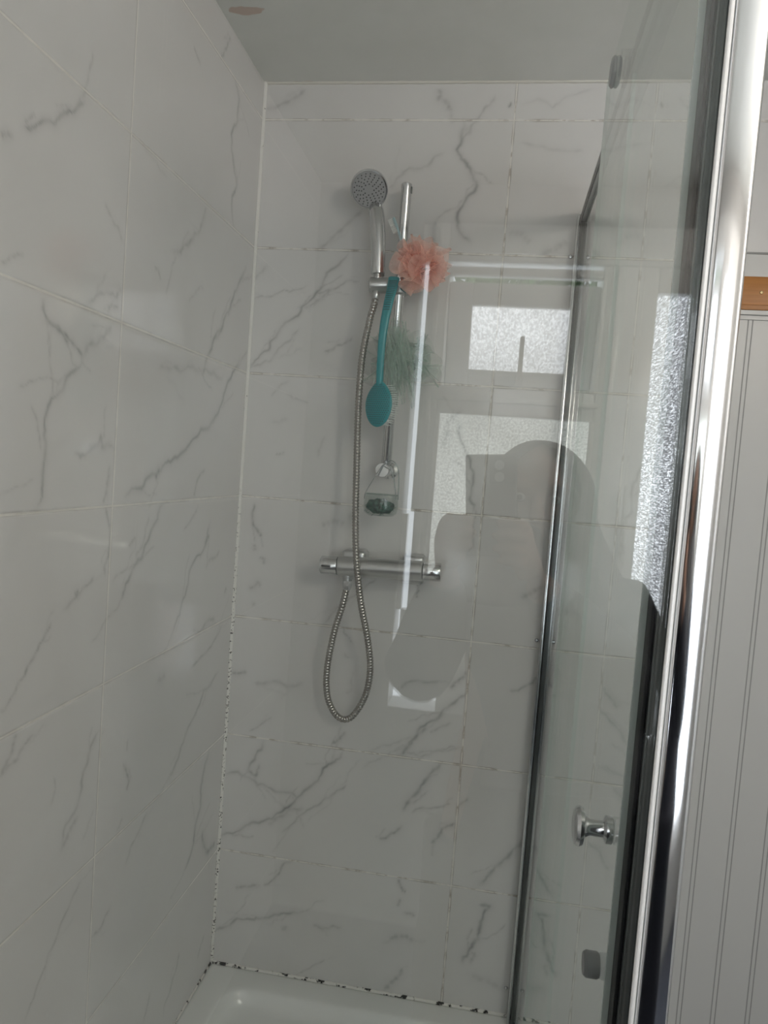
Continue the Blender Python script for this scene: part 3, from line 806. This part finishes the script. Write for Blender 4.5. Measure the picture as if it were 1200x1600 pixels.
# clear hanging holder with scourer
clear = glass_mat('clear_plastic', (.82, .86, .85), .08)
ch = thing('clear_plastic_holder', 'clear plastic holder hanging from the round rail knob', 'holder', (.367, -.09, 1.19))
bm = BM()
for pts in ([(.362, -.078, 1.300), (.345, -.085, 1.268), (.330, -.09, 1.236), (.328, -.09, 1.222)], [(.362, -.078, 1.300), (.383, -.08, 1.312), (.399, -.085, 1.296), (.404, -.09, 1.262), (.405, -.09, 1.225)],
            [(.366, -.076, 1.298), (.386, -.08, 1.285), (.396, -.085, 1.25), (.400, -.088, 1.225)]):
    tube(bm, catmull(pts, 8), .0030, 8, flat=.35)
link('hanger_strap', bm, mat('clear_strap', (.62, .67, .68), .1, trans=.75, ior=1.2), ch, smooth=60)
bm = BM()
rings = []
for z_, rx_, ry_ in ((1.234, .036, .022), (1.222, .0385, .024), (1.205, .039, .025), (1.192, .036, .023), (1.186, .028, .018)):
    rings.append([bm.verts.new((.3665+rx_*math.cos(a)*(1+.05*math.sin(a*5)), -.092+ry_*math.sin(a), z_)) for a in [2*PI*k/40 for k in range(40)]])
for a, b in zip(rings, rings[1:]):
    for k in range(40): bm.faces.new((a[k], a[(k+1) % 40], b[(k+1) % 40], b[k]))
bm.faces.new(rings[-1]); tube(bm, [(.3665+.0362*math.cos(2*PI*k/40)*(1+.05*math.sin(2*PI*k/8)), -.092+.0222*math.sin(2*PI*k/40), 1.2345) for k in range(41)], .0016, 8); link('cup', bm, clear, ch, smooth=60)
scm = mat('dark_green_scourer', (.012, .085, .065), .8)
t = NT(scm); p, x = t.pos(); t.l.new(t.mix(t.ramp(t.noise(160, 5, p), .35, .7), (.006, .045, .04), (.04, .17, .13)), t.n['Principled BSDF'].inputs['Base Color'])
bm = BM(); ellipsoid(bm, (.3665, -.092, 1.207), (.0325, .019, .0165), 48, 32)
for v_ in bm.verts:
    q = noise.noise(v_.co*90)*.0045+noise.noise(v_.co*260)*.002; d_ = (v_.co-Vector((.3665, -.092, 1.207))).normalized(); v_.co += d_*q
for i in range(60):
    a = rs.uniform(0, 6.28); b_ = rs.uniform(-1, 1); c = Vector((.3665+.032*math.cos(a)*math.sqrt(1-b_*b_), -.092+.018*math.sin(a)*math.sqrt(1-b_*b_), 1.207+.0165*b_)); d_ = Vector((rs.uniform(-1, 1), rs.uniform(-1, .5), rs.uniform(-1, 1)))*.006
    tube(bm, catmull([c, c+d_, c+d_+Vector((d_.z, d_.x, d_.y))], 3), .0005, 5)
tag(link('scourer', bm, scm, smooth=180), 'dark green scouring sponge lying in the clear hanging cup', 'sponge')

# ------------------------------------------------------------------ ceiling lamp added behind the camera to brighten the room
lp = thing('added_ceiling_light', 'round flush ceiling light added as fill behind the photographer, outside the picture', 'ceiling light', (1.60, -1.95, H))
bm = BM(); lathe(bm, [(.15, 0), (.155, .004), (.155, .03), (.145, .035)], (1.60, -1.95, H-.001), (0, 0, -1), 40); link('housing', bm, whitep, lp)
bm = BM(); ellipsoid(bm, (1.60, -1.95, H-.17), (.15, .15, .135)); link('clear_globe', bm, glassF, lp, smooth=180)
ld = bpy.data.lights.new('fill_bulb', 'POINT'); ld.shadow_soft_size = .12; ld.energy = FILL_LAMP; ld.color = (1, .90, .82)
lo_ = bpy.data.objects.new('fill_bulb', ld); COL.objects.link(lo_); lo_.parent = lp; lo_.location = (0, 0, -.17)

# ------------------------------------------------------------------ garden outside the window
leaf = mat('leaves', (.10, .22, .05), .5)
hg = thing('garden_shrub', 'green leafy shrub outside, glimpsed over the open casement', 'shrub', (1.05, -4.3, -.25))
bm = BM(); rs2 = random.Random(3)
for i in range(3200):
    a = rs2.uniform(0, 6.28); b_ = rs2.uniform(-1, 1); q = math.sqrt(1-b_*b_); rr_ = rs2.uniform(.7, 1)
    c = Vector((1.02+.70*q*math.cos(a)*rr_, -4.3+.35*q*math.sin(a)*rr_, 2.32+.32*b_*rr_)); d = Vector([rs2.gauss(0, 1) for _ in range(3)]).normalized()*.055; e = Vector([rs2.gauss(0, 1) for _ in range(3)]).normalized().cross(d)*.4
    bm.faces.new([bm.verts.new(z_) for z_ in (c-d, c+e, c+d, c-e)])
link('foliage', bm, leaf, hg, smooth=0)
bm = BM(); tube(bm, [(1.05, -4.3, -.25), (1.07, -4.3, .9), (1.03, -4.3, 2.2)], [.04, .03, .02], 10); link('stem', bm, wood, hg)

# ------------------------------------------------------------------ phone held at the camera
ph = thing('smartphone', 'dark smartphone held upright in both hands, reflected in the front glass', 'phone', tuple(CL))
M3 = Matrix(((CR[0][0], CR[0][1], CR[0][2]), (CR[1][0], CR[1][1], CR[1][2]), (CR[2][0], CR[2][1], CR[2][2])))
M4 = Matrix.Translation(CL) @ M3.to_4x4()
def ploc(bm): bmesh.ops.transform(bm, verts=bm.verts, matrix=M4); return bm
pho = mat('phone_back', (.03, .032, .036), .25)
bm = BM(); box(bm, -.0545, .0265, -.0165, -.0075, -.126, .035, .0035, 3); link('phone_body', ploc(bm), pho, ph)
bm = BM(); box(bm, -.016, .0235, -.0075, -.0050, -.010, .031, .002, 2); cb = link('camera_bump', ploc(bm), pho, ph)
for q in ((-.001, .0185), (-.0005, .0)):
    bm = BM(); lathe(bm, [(.0075, 0), (.0075, .0015), (.0062, .0018), (.0060, .0008), (.0, .0008)], (0.0 if q[1] == 0 else 0, -.0050, q[1]), (0, 1, 0), 28)
    link('lens_ring', ploc(bm), dull, cb)

# ------------------------------------------------------------------ the photographer
pe = thing('person', 'person in dark coat and headscarf holding up a phone, reflected in the glass', 'person', (.72, -2.02, FZ))
def skin_mesh(name, V, E, R, root=0, sub=2):
    me = bpy.data.meshes.new(name); me.from_pydata(V, E, []); me.update()
    o = bpy.data.objects.new(name, me); COL.objects.link(o)
    md = o.modifiers.new('s', 'SKIN'); md.use_smooth_shade = True
    for i, r in enumerate(R):
        me.skin_vertices[0].data[i].radius = r if isinstance(r, tuple) else (r, r)
    me.skin_vertices[0].data[root].use_root = True
    sb = o.modifiers.new('b', 'SUBSURF'); sb.levels = sub; sb.render_levels = sub
    dg = bpy.context.evaluated_depsgraph_get(); dg.update(); ev = o.evaluated_get(dg); m2 = bpy.data.meshes.new_from_object(ev)
    bm = BM(); bm.from_mesh(m2); bpy.data.objects.remove(o); bpy.data.meshes.remove(me); bpy.data.meshes.remove(m2)
    return bm
skinm = mat('skin', (.36, .21, .15), .5)
coatm = mat('dark_navy_coat', (.010, .012, .022), .8)
trousers = mat('black_trousers', (.012, .012, .014), .8)
V = [(.72, -2.02, .66), (.72, -2.03, .82), (.715, -2.03, .98), (.71, -2.02, 1.08), (.70, -1.995, 1.145), (.695, -1.985, 1.20),     # 0-5 spine, neck
     (.86, -2.03, 1.08), (.905, -1.98, .90), (.80, -1.86, 1.03), (.690, -1.775, 1.145),                                    # 6-9 arm on the right
     (.565, -2.02, 1.08), (.505, -1.915, .925), (.535, -1.84, 1.03), (.555, -1.785, 1.150),                                 # 10-13 arm on the left
     (.81, -2.02, .62), (.82, -1.99, .25), (.82, -2.03, -.09), (.82, -1.92, -.135),
     (.63, -2.02, .62), (.62, -1.99, .25), (.62, -2.03, -.09), (.62, -1.92, -.135)]
E_ = [(0, 1), (1, 2), (2, 3), (3, 4), (4, 5), (3, 6), (6, 7), (7, 8), (8, 9), (3, 10), (10, 11), (11, 12), (12, 13), (0, 14), (14, 15), (15, 16), (16, 17), (0, 18), (18, 19), (19, 20), (20, 21)]
R_ = [(.15, .10), (.13, .10), (.14, .10), (.12, .09), .052, .05, .055, .042, .038, .026, .055, .042, .038, .026, .08, .052, .038, .03, .08, .052, .038, .03]
bm = skin_mesh('b', V, E_, R_)
# head
hcx, hcy, hcz = .694, -1.965, 1.262
ellipsoid(bm, (hcx, hcy-.01, hcz+.02), (.072, .090, .085)); ellipsoid(bm, (hcx, hcy+.02, hcz-.045), (.050, .058, .058)); ellipsoid(bm, (hcx, hcy+.055, hcz-.085), (.022, .020, .018))
for s_ in (-1, 1):
    ellipsoid(bm, (hcx+s_*.074, hcy-.005, hcz-.005), (.010, .018, .030)); ellipsoid(bm, (hcx+s_*.030, hcy+.072, hcz+.028), (.026, .012, .010)); ellipsoid(bm, (hcx+s_*.034, hcy+.060, hcz-.028), (.024, .018, .02))
tube(bm, [(hcx, hcy+.072, hcz+.018), (hcx, hcy+.090, hcz-.012), (hcx, hcy+.094, hcz-.022), (hcx, hcy+.076, hcz-.030)], [.008, .011, .014, .010], 12)
ellipsoid(bm, (hcx, hcy+.077, hcz-.052), (.024, .010, .006)); ellipsoid(bm, (hcx, hcy+.075, hcz-.061), (.020, .010, .007))
# hands: palm, four curled fingers, thumb, gripping the sides of the phone
def hand(bm, wrist, pc, side):
    """side -1: hand left of the phone, +1: right; the fingers wrap behind the phone edge"""
    ellipsoid(bm, pc, (.022, .030, .042), 20, 14)
    tube(bm, [wrist, pc], [.022, .024], 14)
    for i, (dz, L_) in enumerate(((.030, .95), (.010, 1.05), (-.010, 1.0), (-.029, .8))):
        b0 = Vector((pc[0]+side*.004, pc[1]+.018, pc[2]+dz)); s_ = -side
        pts = [b0, b0+Vector((s_*.010, .024*L_, .004)), b0+Vector((s_*.030*L_, .032*L_, .006)), b0+Vector((s_*.048*L_, .026*L_, .004))]
        tube(bm, catmull(pts, 5), [.0095, .0095, .0094, .0092, .009, .0092, .0088, .0085, .0084, .0084, .0086, .008, .0078, .0075, .0068, .0045], 12)
    b0 = Vector((pc[0]-side*.006, pc[1]-.008, pc[2]-.005)); s_ = -side
    tube(bm, catmull([b0, b0+Vector((s_*.016, -.006, .020)), b0+Vector((s_*.026, -.002, .040)), b0+Vector((s_*.030, .002, .055))], 5), [.0125, .0125, .012, .012, .0115, .0112, .011, .011, .0108, .0105, .0105, .010, .0095, .009, .008, .005], 12)
hand(bm, V[13], (.553, -1.778, 1.195), -1)
hand(bm, V[9], (.668, -1.772, 1.195), 1)
body = link('body', bm, skinm, pe, smooth=180)
md = body.modifiers.new('fuse', 'REMESH'); md.mode = 'VOXEL'; md.voxel_size = .0045; md.use_smooth_shade = True
md = body.modifiers.new('soft', 'SMOOTH'); md.factor = .5; md.iterations = 4
for s_ in (-1, 1):
    bm = BM(); ellipsoid(bm, (hcx+s_*.030, hcy+.071, hcz+.006), (.011, .009, .008), 16, 10); ey = link('eye', bm, mat('eye_white', (.75, .74, .72), .2), pe, smooth=180)
    bm = BM(); ellipsoid(bm, (hcx+s_*.030, hcy+.0785, hcz+.006), (.005, .0025, .005), 14, 8); link('iris', bm, mat('iris', (.03, .015, .01), .2), ey, smooth=180)
# coat: looser than the body, sleeves to the wrist, hem at the knee
Vc = [(.80, -2.02, .60), (.79, -2.02, .80), (.715, -2.03, .97), (.71, -2.025, 1.075), (.865, -2.03, 1.065), (.93, -1.98, .88), (.80, -1.86, 1.025), (.702, -1.790, 1.128),
      (.565, -2.02, 1.07), (.500, -1.915, .915), (.532, -1.84, 1.025), (.5535, -1.795, 1.135), (.80, -2.02, .36), (.81, -2.02, .05)]
Ec = [(0, 1), (1, 2), (2, 3), (3, 4), (4, 5), (5, 6), (6, 7), (3, 8), (8, 9), (9, 10), (10, 11), (0, 12), (12, 13)]
Rc = [(.30, .15), (.26, .14), (.18, .135), (.135, .105), .085, .085, .066, .036, .082, .070, .060, .036, (.28, .17), (.30, .19)]
bm = skin_mesh('c', Vc, Ec, Rc)
for v_ in bm.verts:
    v_.co += Vector((noise.noise(v_.co*9), noise.noise(v_.co*9+Vector((5, 0, 0))), 0))*.010
co_ = link('coat', bm, coatm, pe, smooth=180)
bm = BM()
for sx in (-1, 1):
    tube(bm, [(.72+sx*.085, -2.02, .60), (.72+sx*.1, -1.99, .25), (.72+sx*.1, -2.03, -.08)], [.10, .075, .06], 18)
link('trousers', bm, trousers, pe, smooth=60)
for sx in (-1, 1):
    bm = BM(); ellipsoid(bm, (.72+sx*.1, -1.975, -.122), (.046, .125, .037), 24, 14)
    for v_ in bm.verts: v_.co.z = max(v_.co.z, FZ+.001)
    link('shoe', bm, trousers, pe, smooth=180)
# scarf: a hood round the head falling over the shoulders
bm = BM(); rows = []
for i in range(26):
    f = i/25; th_ = min(1, f/.45)*PI/2; z_ = 1.372-.125*(1-math.cos(th_))-.165*max(0, (f-.45)/.55)
    if f < .45:
        g = math.sin(th_); rx_, ry_ = .100*g+.002, .118*g+.002
    else:
        g = (f-.45)/.55; rx_, ry_ = .100+.075*g**1.3, .118+.02*g
    op = .95*max(0, math.sin(PI*min(1, max(0, (f-.10)/.44))))**.6 if .10 < f < .54 else .02
    row = []
    for k in range(72):
        a = PI/2+op*.8+(2*PI-2*op*.8)*k/71
        fold = 1+.035*math.sin(a*11+f*6)*min(1, f*2)+.02*math.sin(a*23+f*9)*f
        cx_ = hcx+.005+.012*f; cy_ = hcy-.012
        row.append(bm.verts.new((cx_+rx_*fold*math.cos(a), cy_+ry_*fold*math.sin(a), z_+.006*math.sin(a*5)*f)))
    rows.append(row)
for a, b in zip(rows, rows[1:]):
    for k in range(71): bm.faces.new((a[k], a[k+1], b[k+1], b[k]))
sc = link('headscarf', bm, mat('grey_scarf', (.10, .10, .105), .7), pe, smooth=180)
md = sc.modifiers.new('th', 'SOLIDIFY'); md.thickness = .002
